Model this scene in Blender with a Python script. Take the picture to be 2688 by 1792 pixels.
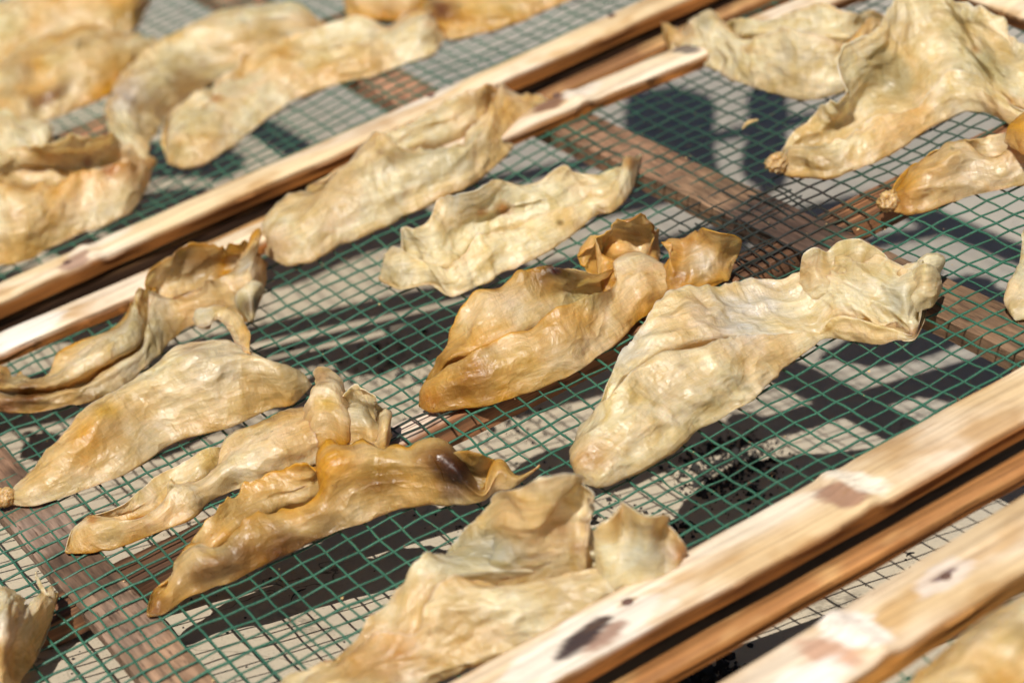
import bpy, bmesh, math, random
import numpy as np
from mathutils import Matrix, Vector

# ------------------------------------------------------------------ frame
# All shapes are first laid out in the plane of the central drying rack, one unit = one
# cell of the wire net (12.7 mm): x runs along the bamboo rails, y across them, z up off
# the net.  The racks are propped at one end, so the yard slopes away below them.
CELL = 0.0127
F = 6933.888                      # focal length in photo pixels (2688 wide)
PIT, ROL, YAW = 0.49558312, -0.26653157, 0.3862949
CAM = np.array([-32.91586392, -108.19025564, 54.8165198])
cy_, sy_ = math.cos(YAW), math.sin(YAW); cp_, sp_ = math.cos(PIT), math.sin(PIT)
FW = np.array([cp_*sy_, cp_*cy_, -sp_]); R0 = np.array([cy_, -sy_, 0.]); U0 = np.cross(R0, FW)
RT = math.cos(ROL)*R0+math.sin(ROL)*U0; UP = -math.sin(ROL)*R0+math.cos(ROL)*U0
GA, GB, GZ = -0.298, -0.060, -7.92     # yard surface  z = GZ+GA(x-5)+GB(y+25)
def gz(x, y): return GZ+GA*(x-5)+GB*(y+25)
GN = Vector((-GA, -GB, 1)).normalized()
TILT = GN.rotation_difference(Vector((0, 0, 1))).to_matrix().to_4x4()
LIGHT = Vector((0.326, 0.50, -1.0)).normalized()

def at(px, py, z=0.0):
    d = FW*F+RT*(px-1344)-UP*(py-896)
    t = (z-CAM[2])/d[2]
    return CAM+d*t
def pix(P):
    Q = P-CAM; d = Q@FW
    return 1344+F*(Q@RT)/d, 896-F*(Q@UP)/d

# ------------------------------------------------------------------ camera, sky, sun, exposure
scene = bpy.context.scene
for o in list(bpy.data.objects): bpy.data.objects.remove(o)
cam = bpy.data.cameras.new('camera'); camo = bpy.data.objects.new('camera', cam)
scene.collection.objects.link(camo); scene.camera = camo
m = Matrix.Identity(4)
for i in range(3):
    m[i][0] = RT[i]; m[i][1] = UP[i]; m[i][2] = -FW[i]; m[i][3] = CAM[i]*CELL
camo.matrix_world = TILT @ m
cam.sensor_width = 36; cam.lens = F/2688*36
cam.clip_start = 0.05; cam.clip_end = 400
cam.dof.use_dof = True; cam.dof.focus_distance = 110.0*CELL; cam.dof.aperture_fstop = 6.3
cam.dof.aperture_blades = 9
w = bpy.data.worlds.new('World'); scene.world = w; w.use_nodes = True
nt = w.node_tree; bg = nt.nodes['Background']
sky = nt.nodes.new('ShaderNodeTexSky'); sky.sky_type = 'NISHITA'; sky.sun_disc = False
LW = (TILT.to_3x3() @ LIGHT)
sd = -LW
sky.sun_elevation = math.asin(sd.z); sky.sun_rotation = math.atan2(sd.x, sd.y)
sky.air_density = 0.6; sky.dust_density = 0.8; sky.ozone_density = 0.3
nt.links.new(sky.outputs[0], bg.inputs[0]); bg.inputs[1].default_value = 0.05
sun = bpy.data.lights.new('sun', 'SUN'); suno = bpy.data.objects.new('sun', sun)
scene.collection.objects.link(suno)
sun.energy = 5.0; sun.angle = math.radians(0.53); sun.color = (1.0, 0.96, 0.885)
suno.rotation_euler = LW.to_track_quat('-Z', 'Y').to_euler(); suno.location = (0, 0, 3)
vs = scene.view_settings
vs.view_transform = 'Standard'; vs.look = 'None'; vs.exposure = 0.36; vs.gamma = 1
vs.use_curve_mapping = False
scene.cycles.max_bounces = 6; scene.cycles.diffuse_bounces = 3; scene.cycles.glossy_bounces = 2
scene.cycles.use_adaptive_sampling = True; scene.cycles.adaptive_threshold = 0.03
scene.cycles.use_denoising = True

# ------------------------------------------------------------------ helpers
rng = np.random.default_rng(7)
_perm = np.random.default_rng(3).permutation(512)
_perm = np.concatenate([_perm, _perm, _perm])
_grad = np.random.default_rng(5).normal(size=(512, 3)); _grad /= np.linalg.norm(_grad, axis=1)[:, None]
def noise(P):
    """gradient noise, P (...,3) -> about -1..1"""
    P = np.asarray(P, float)+1000.37
    I = np.floor(P).astype(int); Fr = P-I; I = I & 511
    W = Fr*Fr*Fr*(Fr*(Fr*6-15)+10)
    out = 0
    for dx in (0, 1):
        for dy in (0, 1):
            for dz in (0, 1):
                h = _perm[_perm[_perm[(I[..., 0]+dx) & 511]+((I[..., 1]+dy) & 511)]+((I[..., 2]+dz) & 511)] & 511
                g = _grad[h]
                v = g[..., 0]*(Fr[..., 0]-dx)+g[..., 1]*(Fr[..., 1]-dy)+g[..., 2]*(Fr[..., 2]-dz)
                wt = (W[..., 0] if dx else 1-W[..., 0])*(W[..., 1] if dy else 1-W[..., 1])*(W[..., 2] if dz else 1-W[..., 2])
                out = out+v*wt
    return out*1.6
def S3(a, b, c): return np.stack(np.broadcast_arrays(a, b, c), -1)

def link(o, parent=None):
    scene.collection.objects.link(o)
    if parent: o.parent = parent
    return o
def tag(o, label=None, cat=None, group=None, kind=None):
    if label: o['label'] = label
    if cat: o['category'] = cat
    if group: o['group'] = group
    if kind: o['kind'] = kind
    return o
def empty(name, loc=(0, 0, 0)):
    o = bpy.data.objects.new(name, None); o.empty_display_size = 0.02
    o.location = Vector(loc)*CELL
    return link(o)
def mesh_obj(name, V, Fc, mat, parent=None, origin=(0, 0, 0), smooth=True, col=None, uv=None):
    """V in cells, rack frame; origin in cells (the parent's location when parented)"""
    me = bpy.data.meshes.new(name)
    V = (np.asarray(V, float)-np.asarray(origin, float))*CELL
    me.from_pydata(V.tolist(), [], [list(map(int, f)) for f in Fc] if not isinstance(Fc, np.ndarray) else Fc.tolist())
    if smooth: me.polygons.foreach_set('use_smooth', [True]*len(me.polygons))
    for mm in (mat if isinstance(mat, (list, tuple)) else [mat]): me.materials.append(mm)
    if col is not None:
        a = me.color_attributes.new('tint', 'FLOAT_COLOR', 'POINT')
        c4 = np.ones((len(V), 4)); c4[:, :3] = col; a.data.foreach_set('color', c4.ravel())
    if uv is not None:
        l = me.uv_layers.new(name='UVMap')
        vi = np.zeros(len(me.loops), int); me.loops.foreach_get('vertex_index', vi)
        l.data.foreach_set('uv', np.asarray(uv)[vi].ravel())
    me.update()
    o = bpy.data.objects.new(name, me)
    if parent is None: o.location = Vector(origin)*CELL
    return link(o, parent)

# ------------------------------------------------------------------ materials
def new_mat(name):
    mt = bpy.data.materials.new(name); mt.use_nodes = True
    n = mt.node_tree.nodes; L = mt.node_tree.links
    return mt, n, L, n['Principled BSDF']
def nd(n, t, **k):
    x = n.new(t)
    for a, b in k.items():
        if a in x.inputs: x.inputs[a].default_value = b
        else: setattr(x, a, b)
    return x
def mixc(n, L, fac, a, b, mode='MIX'):
    x = n.new('ShaderNodeMix'); x.data_type = 'RGBA'; x.blend_type = mode
    for s, v in ((0, fac), (6, a), (7, b)):
        if hasattr(v, 'is_linked') or hasattr(v, 'links'): L.new(v, x.inputs[s])
        elif s == 0: x.inputs[0].default_value = v
        else: x.inputs[s].default_value = (*v, 1) if len(v) == 3 else v
    return x.outputs[2]
def ramp(n, L, src, stops):
    r = n.new('ShaderNodeValToRGB'); L.new(src, r.inputs[0])
    e = r.color_ramp.elements
    while len(e) < len(stops): e.new(0.5)
    for i, (p_, c) in enumerate(stops):
        e[i].position = p_; e[i].color = (c, c, c, 1) if not hasattr(c, '__len__') else (*c, 1)
    return r.outputs[0]
def scaled(n, L, kind, sc, out=None):
    tc = n.new('ShaderNodeTexCoord'); mp = n.new('ShaderNodeMapping')
    L.new(tc.outputs[kind], mp.inputs[0]); mp.inputs['Scale'].default_value = sc
    return mp.outputs[0]

def mat_maw():
    mt, n, L, b = new_mat('dried_membrane')
    at_ = n.new('ShaderNodeAttribute'); at_.attribute_name = 'tint'
    # fine fibres of the skin, in the sheet's own uv (metres)
    f1 = nd(n, 'ShaderNodeTexNoise', Scale=1.0, Detail=5.0, Roughness=.6, Distortion=.6)
    L.new(scaled(n, L, 'UV', (90, 620, 1)), f1.inputs['Vector'])
    f2 = nd(n, 'ShaderNodeTexNoise', Scale=1.0, Detail=4.0, Roughness=.55, Distortion=1.2)
    L.new(scaled(n, L, 'UV', (260, 60, 1)), f2.inputs['Vector'])
    f3 = nd(n, 'ShaderNodeTexNoise', Scale=55.0, Detail=6.0, Roughness=.55, Distortion=1.4)
    L.new(scaled(n, L, 'Object', (1, 1, 1)), f3.inputs['Vector'])
    f4 = nd(n, 'ShaderNodeTexNoise', Scale=1.0, Detail=2.0, Roughness=.5, Distortion=2.5)
    L.new(scaled(n, L, 'UV', (150, 45, 1)), f4.inputs['Vector'])
    f5 = nd(n, 'ShaderNodeTexNoise', Scale=1.0, Detail=3.0, Roughness=.5, Distortion=1.5)
    L.new(scaled(n, L, 'UV', (26, 60, 1)), f5.inputs['Vector'])
    sp = nd(n, 'ShaderNodeTexNoise', Scale=300.0, Detail=2.0)
    L.new(scaled(n, L, 'Object', (1, 1, 1)), sp.inputs['Vector'])
    c = mixc(n, L, ramp(n, L, f3.outputs[0], [(.42, 0.0), (.72, .85)]), at_.outputs[0], mixc(n, L, 1.0, at_.outputs[0], (.84, .69, .41), 'MULTIPLY'))
    c = mixc(n, L, 1.0, c, ramp(n, L, f1.outputs[0], [(.3, .86), (.66, 1.08)]), 'MULTIPLY')
    c = mixc(n, L, ramp(n, L, f5.outputs[0], [(.46, 0.0), (.70, .75)]), c, mixc(n, L, 1.0, c, (1.16, 1.22, 1.42), 'MULTIPLY'))
    lines = ramp(n, L, f4.outputs[0], [(.490, 0.0), (.500, .55), (.510, 0.0)])
    c = mixc(n, L, lines, c, mixc(n, L, 1.0, c, (1.25, 1.35, 1.7), 'MULTIPLY'))
    c = mixc(n, L, ramp(n, L, sp.outputs[0], [(.75, 0.0), (.80, .6)]), c, (.22, .10, .03))
    L.new(c, b.inputs['Base Color'])
    b.inputs['IOR'].default_value = 1.5
    b.inputs['Subsurface Weight'].default_value = .75; b.inputs['Subsurface Radius'].default_value = (1.0, .90, .58); b.inputs['Subsurface Scale'].default_value = .004
    b.inputs['Specular IOR Level'].default_value = .75
    L.new(ramp(n, L, f2.outputs[0], [(.3, .25), (.72, .50)]), b.inputs['Roughness'])
    b.inputs['Coat Weight'].default_value = .0
    b1 = nd(n, 'ShaderNodeBump', Strength=.5, Distance=.0006); L.new(f1.outputs[0], b1.inputs['Height'])
    b2 = nd(n, 'ShaderNodeBump', Strength=.4, Distance=.0012); L.new(f2.outputs[0], b2.inputs['Height']); L.new(b1.outputs[0], b2.inputs['Normal'])
    b3 = nd(n, 'ShaderNodeBump', Strength=.45, Distance=.0040); L.new(f3.outputs[0], b3.inputs['Height']); L.new(b2.outputs[0], b3.inputs['Normal'])
    def facets(scale, st, dist, prev, src='UV'):
        wv = n.new('ShaderNodeVectorMath'); wv.operation = 'MULTIPLY_ADD'
        nz = nd(n, 'ShaderNodeTexNoise', Scale=scale*.7, Detail=2.0); base_ = scaled(n, L, src, (1, 1.35, 1))
        L.new(base_, nz.inputs['Vector'])
        L.new(nz.outputs[1], wv.inputs[0]); wv.inputs[1].default_value = (.9/scale,)*3; L.new(base_, wv.inputs[2])
        v = n.new('ShaderNodeTexVoronoi'); v.feature = 'F1'; v.inputs['Scale'].default_value = scale; L.new(wv.outputs[0], v.inputs['Vector'])
        bb = nd(n, 'ShaderNodeBump', Strength=st, Distance=dist); L.new(v.outputs['Distance'], bb.inputs['Height'])
        if prev: L.new(prev, bb.inputs['Normal'])
        return bb.outputs[0]
    fa = facets(58.0, .60, .0045, b3.outputs[0]); fa = facets(120.0, .40, .0022, fa)
    b4 = nd(n, 'ShaderNodeBump', Strength=.5, Distance=.0006); L.new(lines, b4.inputs['Height']); L.new(fa, b4.inputs['Normal'])
    L.new(b4.outputs[0], b.inputs['Normal'])
    tr = n.new('ShaderNodeBsdfTranslucent')
    gm = n.new('ShaderNodeGamma'); L.new(c, gm.inputs[0]); gm.inputs[1].default_value = 1.15
    L.new(gm.outputs[0], tr.inputs[0]); L.new(fa, tr.inputs['Normal'])
    mx = n.new('ShaderNodeMixShader'); mx.inputs[0].default_value = .40
    L.new(b.outputs[0], mx.inputs[1]); L.new(tr.outputs[0], mx.inputs[2])
    L.new(mx.outputs[0], n['Material Output'].inputs[0])
    return mt

def mat_wood(name, grain=(6, 260, 260), rough=.55, lo=.55, hi=1.2, dark=(.05, .02, .008), darkamt=.6, spec=.4, bump=.5, blotch=14.0):
    """colour comes from the 'tint' attribute, grain runs along the object's x"""
    mt, n, L, b = new_mat(name)
    at_ = n.new('ShaderNodeAttribute'); at_.attribute_name = 'tint'
    g = nd(n, 'ShaderNodeTexNoise', Scale=1.0, Detail=6.0, Roughness=.62, Distortion=.3)
    L.new(scaled(n, L, 'Object', grain), g.inputs['Vector'])
    g2 = nd(n, 'ShaderNodeTexNoise', Scale=1.0, Detail=3.0, Roughness=.5)
    L.new(scaled(n, L, 'Object', tuple(x*2.7 for x in grain)), g2.inputs['Vector'])
    bl = nd(n, 'ShaderNodeTexNoise', Scale=blotch, Detail=5.0, Roughness=.6)
    L.new(scaled(n, L, 'Object', (1, 1, 1)), bl.inputs['Vector'])
    c = mixc(n, L, 1.0, at_.outputs[0], ramp(n, L, g.outputs[0], [(.3, lo), (.7, hi)]), 'MULTIPLY')
    c = mixc(n, L, ramp(n, L, g2.outputs[0], [(.58, 0.0), (.72, darkamt)]), c, dark)
    c = mixc(n, L, ramp(n, L, bl.outputs[0], [(.45, 0.0), (.75, .55)]), c, mixc(n, L, 1.0, c, (.62, .50, .38), 'MULTIPLY'))
    L.new(c, b.inputs['Base Color'])
    b.inputs['Roughness'].default_value = rough; b.inputs['Specular IOR Level'].default_value = spec
    bp = nd(n, 'ShaderNodeBump', Strength=bump, Distance=.0008); L.new(g.outputs[0], bp.inputs['Height'])
    L.new(bp.outputs[0], b.inputs['Normal'])
    return mt

def mat_wire():
    mt, n, L, b = new_mat('green_coated_wire')
    at_ = n.new('ShaderNodeAttribute'); at_.attribute_name = 'tint'
    r1 = nd(n, 'ShaderNodeTexNoise', Scale=170.0, Detail=4.0, Roughness=.6)
    L.new(scaled(n, L, 'Object', (1, 1, 1)), r1.inputs['Vector'])
    r2 = nd(n, 'ShaderNodeTexNoise', Scale=900.0, Detail=3.0)
    L.new(scaled(n, L, 'Object', (1, 1, 1)), r2.inputs['Vector'])
    c = mixc(n, L, ramp(n, L, r2.outputs[0], [(.4, 0.0), (.66, .8)]), at_.outputs[0], mixc(n, L, 1.0, at_.outputs[0], (2.4, 1.9, 1.9), 'MULTIPLY'))
    c = mixc(n, L, ramp(n, L, r1.outputs[0], [(.66, 0.0), (.71, .85)]), c, (.13, .055, .035))
    L.new(c, b.inputs['Base Color']); b.inputs['Roughness'].default_value = .42
    bp = nd(n, 'ShaderNodeBump', Strength=.6, Distance=.0004); L.new(r2.outputs[0], bp.inputs['Height'])
    L.new(bp.outputs[0], b.inputs['Normal'])
    return mt

def mat_ground():
    mt, n, L, b = new_mat('cement_yard')
    P = scaled(n, L, 'Object', (1, 1, 1))
    def no(s, d=6.0, r=.6, dist=0.0):
        x = nd(n, 'ShaderNodeTexNoise', Scale=s, Detail=d, Roughness=r, Distortion=dist); L.new(P, x.inputs['Vector']); return x.outputs[0]
    c = mixc(n, L, ramp(n, L, no(3.2), [(.35, 0.0), (.65, 1.0)]), (.47, .40, .29), (.40, .335, .245))
    sx = n.new('ShaderNodeSeparateXYZ'); L.new(P, sx.inputs[0])
    c = mixc(n, L, ramp(n, L, sx.outputs[0], [(.18, 0.0), (.40, 1.0)]), c, (.33, .305, .265))
    c = mixc(n, L, ramp(n, L, no(26, 8, .7), [(.35, 0.0), (.7, .55)]), c, (.37, .32, .25))
    c = mixc(n, L, ramp(n, L, no(620, 3), [(.60, 0.0), (.68, .55)]), c, (.20, .17, .13))
    c = mixc(n, L, ramp(n, L, no(340, 2), [(.73, 0.0), (.76, .9)]), c, (.03, .025, .02))
    # hairline cracks
    vw = n.new('ShaderNodeVectorMath'); vw.operation = 'ADD'
    nv = nd(n, 'ShaderNodeTexNoise', Scale=22.0, Detail=5.0); L.new(P, nv.inputs['Vector'])
    sc = n.new('ShaderNodeVectorMath'); sc.operation = 'SCALE'; sc.inputs['Scale'].default_value = .05
    L.new(nv.outputs[1], sc.inputs[0]); L.new(P, vw.inputs[0]); L.new(sc.outputs[0], vw.inputs[1])
    vo = n.new('ShaderNodeTexVoronoi'); vo.feature = 'DISTANCE_TO_EDGE'; vo.inputs['Scale'].default_value = 7.5
    L.new(vw.outputs[0], vo.inputs['Vector'])
    mk = n.new('ShaderNodeMath'); mk.operation = 'MULTIPLY'
    L.new(ramp(n, L, vo.outputs['Distance'], [(.0, .9), (.0045, 0.0)]), mk.inputs[0])
    L.new(ramp(n, L, no(5, 3), [(.44, 0.0), (.56, 1.0)]), mk.inputs[1])
    c = mixc(n, L, mk.outputs[0], c, (.05, .04, .03))
    # spilt charcoal dust in patches
    mk2 = n.new('ShaderNodeMath'); mk2.operation = 'MULTIPLY'
    L.new(ramp(n, L, no(9, 3, .5, .5), [(.66, 0.0), (.76, 1.0)]), mk2.inputs[0])
    L.new(ramp(n, L, no(140, 6, .7), [(.42, 0.0), (.56, 1.0)]), mk2.inputs[1])
    c = mixc(n, L, mk2.outputs[0], c, (.035, .028, .022))
    L.new(c, b.inputs['Base Color']); b.inputs['Roughness'].default_value = .85
    b.inputs['Specular IOR Level'].default_value = .25
    bp = nd(n, 'ShaderNodeBump', Strength=.5, Distance=.0012); L.new(no(240, 6, .7), bp.inputs['Height'])
    L.new(bp.outputs[0], b.inputs['Normal'])
    return mt
def mat_flat(name, c, rough=.8):
    mt, n, L, b = new_mat(name)
    x = nd(n, 'ShaderNodeTexNoise', Scale=300.0, Detail=4.0)
    L.new(scaled(n, L, 'Object', (1, 1, 1)), x.inputs['Vector'])
    L.new(mixc(n, L, x.outputs[0], tuple(v*.5 for v in c), tuple(min(1, v*1.5) for v in c)), b.inputs['Base Color'])
    b.inputs['Roughness'].default_value = rough
    return mt
M_MAW = mat_maw()
M_TOP = mat_wood('bamboo_skin', (7, 230, 230), .5, .74, 1.18, (.24, .13, .055), .55, .35, .5, 30.0)
M_SIDE = mat_wood('bamboo_fibre', (5, 300, 300), .6, .35, 1.6, (.07, .025, .008), .8, .3, .7, 30.0)
M_BOARD = mat_wood('weathered_board', (260, 26, 260), .72, .42, 1.45, (.05, .025, .014), .8, .3, 1.2, 40.0)
M_WIRE = mat_wire(); M_GROUND = mat_ground()
M_CHAR = mat_flat('charcoal', (.018, .015, .013), .9)
M_STRAW = mat_flat('straw', (.45, .30, .12), .7)

# ------------------------------------------------------------------ yard
def build_ground():
    g = []; step = 40
    xs = np.concatenate([[-2500, -700, -260], np.arange(-120, 161, 20), [300, 800, 2500]])
    ys = np.concatenate([[-2500, -700, -260], np.arange(-140, 241, 20), [400, 1200, 3200]])
    V = [(x, y, gz(x, y)) for x in xs for y in ys]
    ny = len(ys)
    Fc = [(i*ny+j, (i+1)*ny+j, (i+1)*ny+j+1, i*ny+j+1) for i in range(len(xs)-1) for j in range(ny-1)]
    o = mesh_obj('ground', V, Fc, M_GROUND, smooth=False)
    tag(o, kind='structure')
build_ground()

# ------------------------------------------------------------------ lumber
def blend_spots(P2, col, spots):
    """spots: (x, y, rx, ry, angle, rgb, strength) own stains of the material"""
    for (x, y, rx, ry, an, rgb, st) in spots:
        ca, sa = math.cos(an), math.sin(an)
        dx, dy = P2[:, 0]-x, P2[:, 1]-y
        a = (dx*ca+dy*sa)/rx; b_ = (-dx*sa+dy*ca)/ry
        d = np.sqrt(a*a+b_*b_)+.30*noise(S3(P2[:, 0]*1.2, P2[:, 1]*2.2, x))+.10*noise(S3(P2[:, 0]*3.0, P2[:, 1]*6, x+3))
        k = np.clip((1.15-d)/.22, 0, 1)*st
        col[:] = col*(1-k[:, None])+np.array(rgb)*k[:, None]
    return col
SKIN = (.54, .39, .22); SKINW = (.66, .54, .41); FIB = (.27, .10, .022)
def slat(name, parent, org, x0, x1, yc, wid, z0, z1, mat_top, top_rgb, side_rgb, nodes=(), spots=(), seed=0, bow=0.0, dx=.25, wob=.12, crown=.12, along='x', white=0.35):
    """bamboo slat; yc(x) centre line; rounded top with nodes. along='y' swaps axes"""
    xs = np.arange(x0, x1+dx/2, dx); n = len(xs)
    ang = np.linspace(0, 1, 17)
    ncs = 17+6
    V = []; C = []
    for i, x in enumerate(xs):
        t = noise(np.array([[x*.09, seed*3.1, 0.], [x*.13, seed*3.1+9, 5.], [x*.5, seed*1.7, 2.]]))
        yc_ = yc(x)+wob*t[0]
        hw = wid/2*(1+.10*t[1])
        zb = bow*math.sin((x-x0)/(x1-x0)*math.pi)
        bump = sum(math.exp(-((x-nx)/.35)**2)*.16-.05*math.exp(-((x-nx-.8)/.5)**2) for nx in nodes)
        top = [(yc_+hw*(1-2*a), z1+zb+bump+crown*(1-(2*a-1)**2)-crown+.03*t[2]) for a in ang]
        zr = z0+zb+.05*t[0]
        # front and back faces are ragged split fibre
        s = noise(np.array([[x*.35, seed, z] for z in (1., 2., 3., 4.)]))*.10
        prof = top+[(yc_-hw-.02+s[0], z1+zb-.25+bump-crown), (yc_-hw+.03+s[1], (z1+z0)/2+zb), (yc_-hw+.12+s[1], zr),
                    (yc_+hw-.12+s[2], zr), (yc_+hw-.03+s[2], (z1+z0)/2+zb), (yc_+hw+.02+s[3], z1+zb-.25-crown)]
        for (y, z) in prof: V.append((x, y, z))
    V = np.array(V)
    m_ = ncs
    Fc = []; mi = []
    for i in range(n-1):
        for k in range(m_):
            k2 = (k+1) % m_
            Fc.append((i*m_+k, i*m_+k2, (i+1)*m_+k2, (i+1)*m_+k)); mi.append(0 if k < 16 else 1)
    Fc.append(tuple(range(m_))[::-1]); mi.append(1)
    Fc.append(tuple((n-1)*m_+k for k in range(m_))); mi.append(1)
    istop = (np.arange(len(V)) % m_) < 17
    isedge = ((np.arange(len(V)) % m_) == 0) | ((np.arange(len(V)) % m_) == 16)
    col = np.tile(np.array(side_rgb), (len(V), 1))*(1+.35*noise(S3(V[:, 0]*.12, V[:, 1]*2.5+seed, V[:, 2]*4)))[:, None]
    ct = np.tile(np.array(top_rgb), (len(V), 1))
    wn = np.clip(noise(S3(V[:, 0]*.16, V[:, 1]*.5, seed+.5))*1.4+white, 0, 1)[:, None]*.9
    ct = ct*(1-wn)+np.array(SKINW)*wn
    dn = np.clip(noise(S3(V[:, 0]*.30, V[:, 1]*.8, seed+7.5))*1.5-.05+.4*noise(S3(V[:, 0]*1.3, V[:, 1]*2, seed+3.5)), 0, .75)[:, None]
    ct = ct*(1-dn)+np.array((.43, .26, .105))*dn if white > -2 else ct
    ct = blend_spots(V[:, :2], ct, spots)
    ek = np.clip(.35+.7*noise(S3(V[:, 0]*.5, V[:, 1]*.4, seed+17.)), 0, .8)[:, None]*isedge[:, None]
    ct = ct*(1-ek)+np.array((.30, .15, .05))*ek
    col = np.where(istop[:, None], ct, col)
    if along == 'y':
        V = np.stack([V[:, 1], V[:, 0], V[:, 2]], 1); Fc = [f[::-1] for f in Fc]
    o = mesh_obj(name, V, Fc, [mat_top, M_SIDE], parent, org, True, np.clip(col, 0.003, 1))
    o.data.polygons.foreach_set('material_index', mi)
    try: o.data.set_sharp_from_angle(angle=math.radians(50))
    except Exception: pass
    return o
def board(name, parent, org, x0, x1, y0, y1, z0, z1, rgb, seed=0, along='y', mat=None, spots=(), skew=0.0):
    """weathered board, built along its length with worn, slightly uneven edges"""
    n = max(8, int(abs(x1-x0)/.5)); xs = np.linspace(x0, x1, n)
    prof = [(0, .96), (.04, 1), (.25, 1.0), (.5, 1.0), (.75, 1.0), (.96, 1), (1, .94), (1, .5), (.99, .03), (.96, 0), (.04, 0), (.01, .03), (0, .5)]
    V = []; m_ = len(prof)
    for x in xs:
        t = noise(np.array([[x*.15, seed, 0.], [x*.17, seed+5, 0.], [x*.8, seed, 4.]]))
        sh = skew*(x-x0)
        for (a, h) in prof:
            e = noise(np.array([[x*.9, a*3+seed, h*3.]]))[0]*.04
            V.append((x, y0+(y1-y0)*a+.08*t[0]*(1-a)+.08*t[1]*a+e+sh, z0+(z1-z0)*h+(.03*t[2]+e*.6)*(h > .9)))
    V = np.array(V)
    Fc = [(i*m_+k, i*m_+(k+1) % m_, (i+1)*m_+(k+1) % m_, (i+1)*m_+k) for i in range(n-1) for k in range(m_)]
    Fc += [tuple(range(m_))[::-1], tuple((n-1)*m_+k for k in range(m_))]
    col = np.tile(np.array(rgb), (len(V), 1))*(1+.45*noise(S3(V[:, 0]*.6, V[:, 1]*.4, seed+V[:, 2]*2)))[:, None]
    col = blend_spots(V[:, :2], col, spots)
    if along == 'y':
        V = np.stack([V[:, 1], V[:, 0], V[:, 2]], 1); Fc = [f[::-1] for f in Fc]
    o = mesh_obj(name, V, Fc, mat or M_BOARD, parent, org, True, np.clip(col, .003, 1))
    try: o.data.set_sharp_from_angle(angle=math.radians(45))
    except Exception: pass
    return o

# ------------------------------------------------------------------ wire net
def sag(x, y, xs, ys):
    """the net hangs a little between the timbers that carry it"""
    dx = min(abs(x-a) for a in xs); dy = min(abs(y-a) for a in ys)
    return -.28*(1-math.exp(-(dx/5)**2))*(1-math.exp(-(dy/4)**2))
def wire_net(parent, org, x0, x1, y0, y1, xs, ys, seed=0, step=1.0, off=(0, 0), z=0.0, rad=.048, dark_spots=(), name='wire_net', amp=1.0):
    V = []; Fc = []; C = []
    green = np.array((.018, .076, .047))
    def warp(x, y):
        n_ = noise(np.array([[x*.11, y*.11, seed], [x*.11, y*.11, seed+31.], [x*.23, y*.23, seed+57.]]))
        return x+.22*n_[0]*amp, y+.20*n_[1]*amp, .16*n_[2]*amp
    def tube(pts, r):
        b0 = len(V)
        k = 6
        for i, p_ in enumerate(pts):
            a = pts[min(i+1, len(pts)-1)]-pts[max(i-1, 0)]; a = a/np.linalg.norm(a)
            s = np.cross(a, (0, 0, 1.)); s /= np.linalg.norm(s); u = np.cross(s, a)
            for q in range(k):
                th = 2*math.pi*q/k
                V.append(p_+(s*math.cos(th)+u*math.sin(th))*r)
        for i in range(len(pts)-1):
            for q in range(k):
                q2 = (q+1) % k
                Fc.append((b0+i*k+q, b0+i*k+q2, b0+(i+1)*k+q2, b0+(i+1)*k+q))
    def line(fix, a, b, axis):
        t = np.arange(a, b+.01, .5)
        r_ = np.random.default_rng(int(1000*abs(fix))+seed+axis)
        j = r_.normal()*.06
        jw = r_.normal(size=4)*.025
        pts = []
        kink = r_.random() < .05; kx = r_.uniform(a, b)
        for s in t:
            x, y = (s, fix+j) if axis == 0 else (fix+j, s)
            wig = jw[0]*math.sin(s*.7+jw[1]*99)+jw[2]*math.sin(s*1.9+jw[3]*99)
            if kink: wig += .22*math.exp(-((s-kx)/.35)**2)
            if axis == 0: y += wig
            else: x += wig
            X, Y, Z = warp(x, y)
            # the two layers of wire are woven: alternate over and under
            ph = math.cos(math.pi*(s-(off[0] if axis == 0 else off[1])))*.03*(1 if int(round(fix)) % 2 else -1)
            Z += z+sag(X, Y, xs, ys)+(ph if axis == 0 else -ph)
            pts.append(np.array((X, Y, Z)))
        tube(pts, rad*(1+.12*r_.normal()))
    for yy in np.arange(y0+off[1], y1+.01, step): line(yy, x0, x1, 0)
    for xx in np.arange(x0+off[0], x1+.01, step): line(xx, y0, y1, 1)
    V = np.array(V)
    col = np.tile(green, (len(V), 1))*(1+.25*noise(S3(V[:, 0]*.4, V[:, 1]*.4, seed)))[:, None]
    col = blend_spots(V[:, :2], col, dark_spots)
    o = mesh_obj(name, V, Fc, M_WIRE, parent, org, True, np.clip(col, .002, 1))
    tag(o, kind='stuff')
    return o

# ------------------------------------------------------------------ the three racks
BLACK = (.012, .011, .010)
def rack_front_line(x): return -36.45-.0*x
# central rack
org = (-20, -37, 0)
rk = empty('drying_rack', org)
tag(rk, 'central drying rack, green wire net between pale bamboo rails, under most of the maws', 'drying rack', 'bamboo and wire drying racks')
slat('top_rail', rk, org, -18, 48, lambda x: -36.55+.045*(x-5)*.35, 2.95, .08, 1.05, M_TOP, SKIN, FIB, nodes=(7.6, -22, 34),
     spots=[(-4.2, -36.9, 3.2, 1.3, .05, (.70,.64,.57), .75),
            (-3.6, -37.35, 1.0, .35, .25, (.22, .10, .06), .8), (-4.2, -36.75, 1.35, .50, .28, (.045, .03, .03), 1), (-2.0, -36.2, .28, .2, 0, (.22, .13, .03), 1),
            (7.1, -36.7, .55, 1.2, .35, (.26, .14, .09), .9), (8.1, -36.4, .55, 1.4, .25, (.72,.64,.52), .9), (4.0, -35.7, 2.4, .7, 0, (.68,.59,.46), .7)], seed=1)
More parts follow.
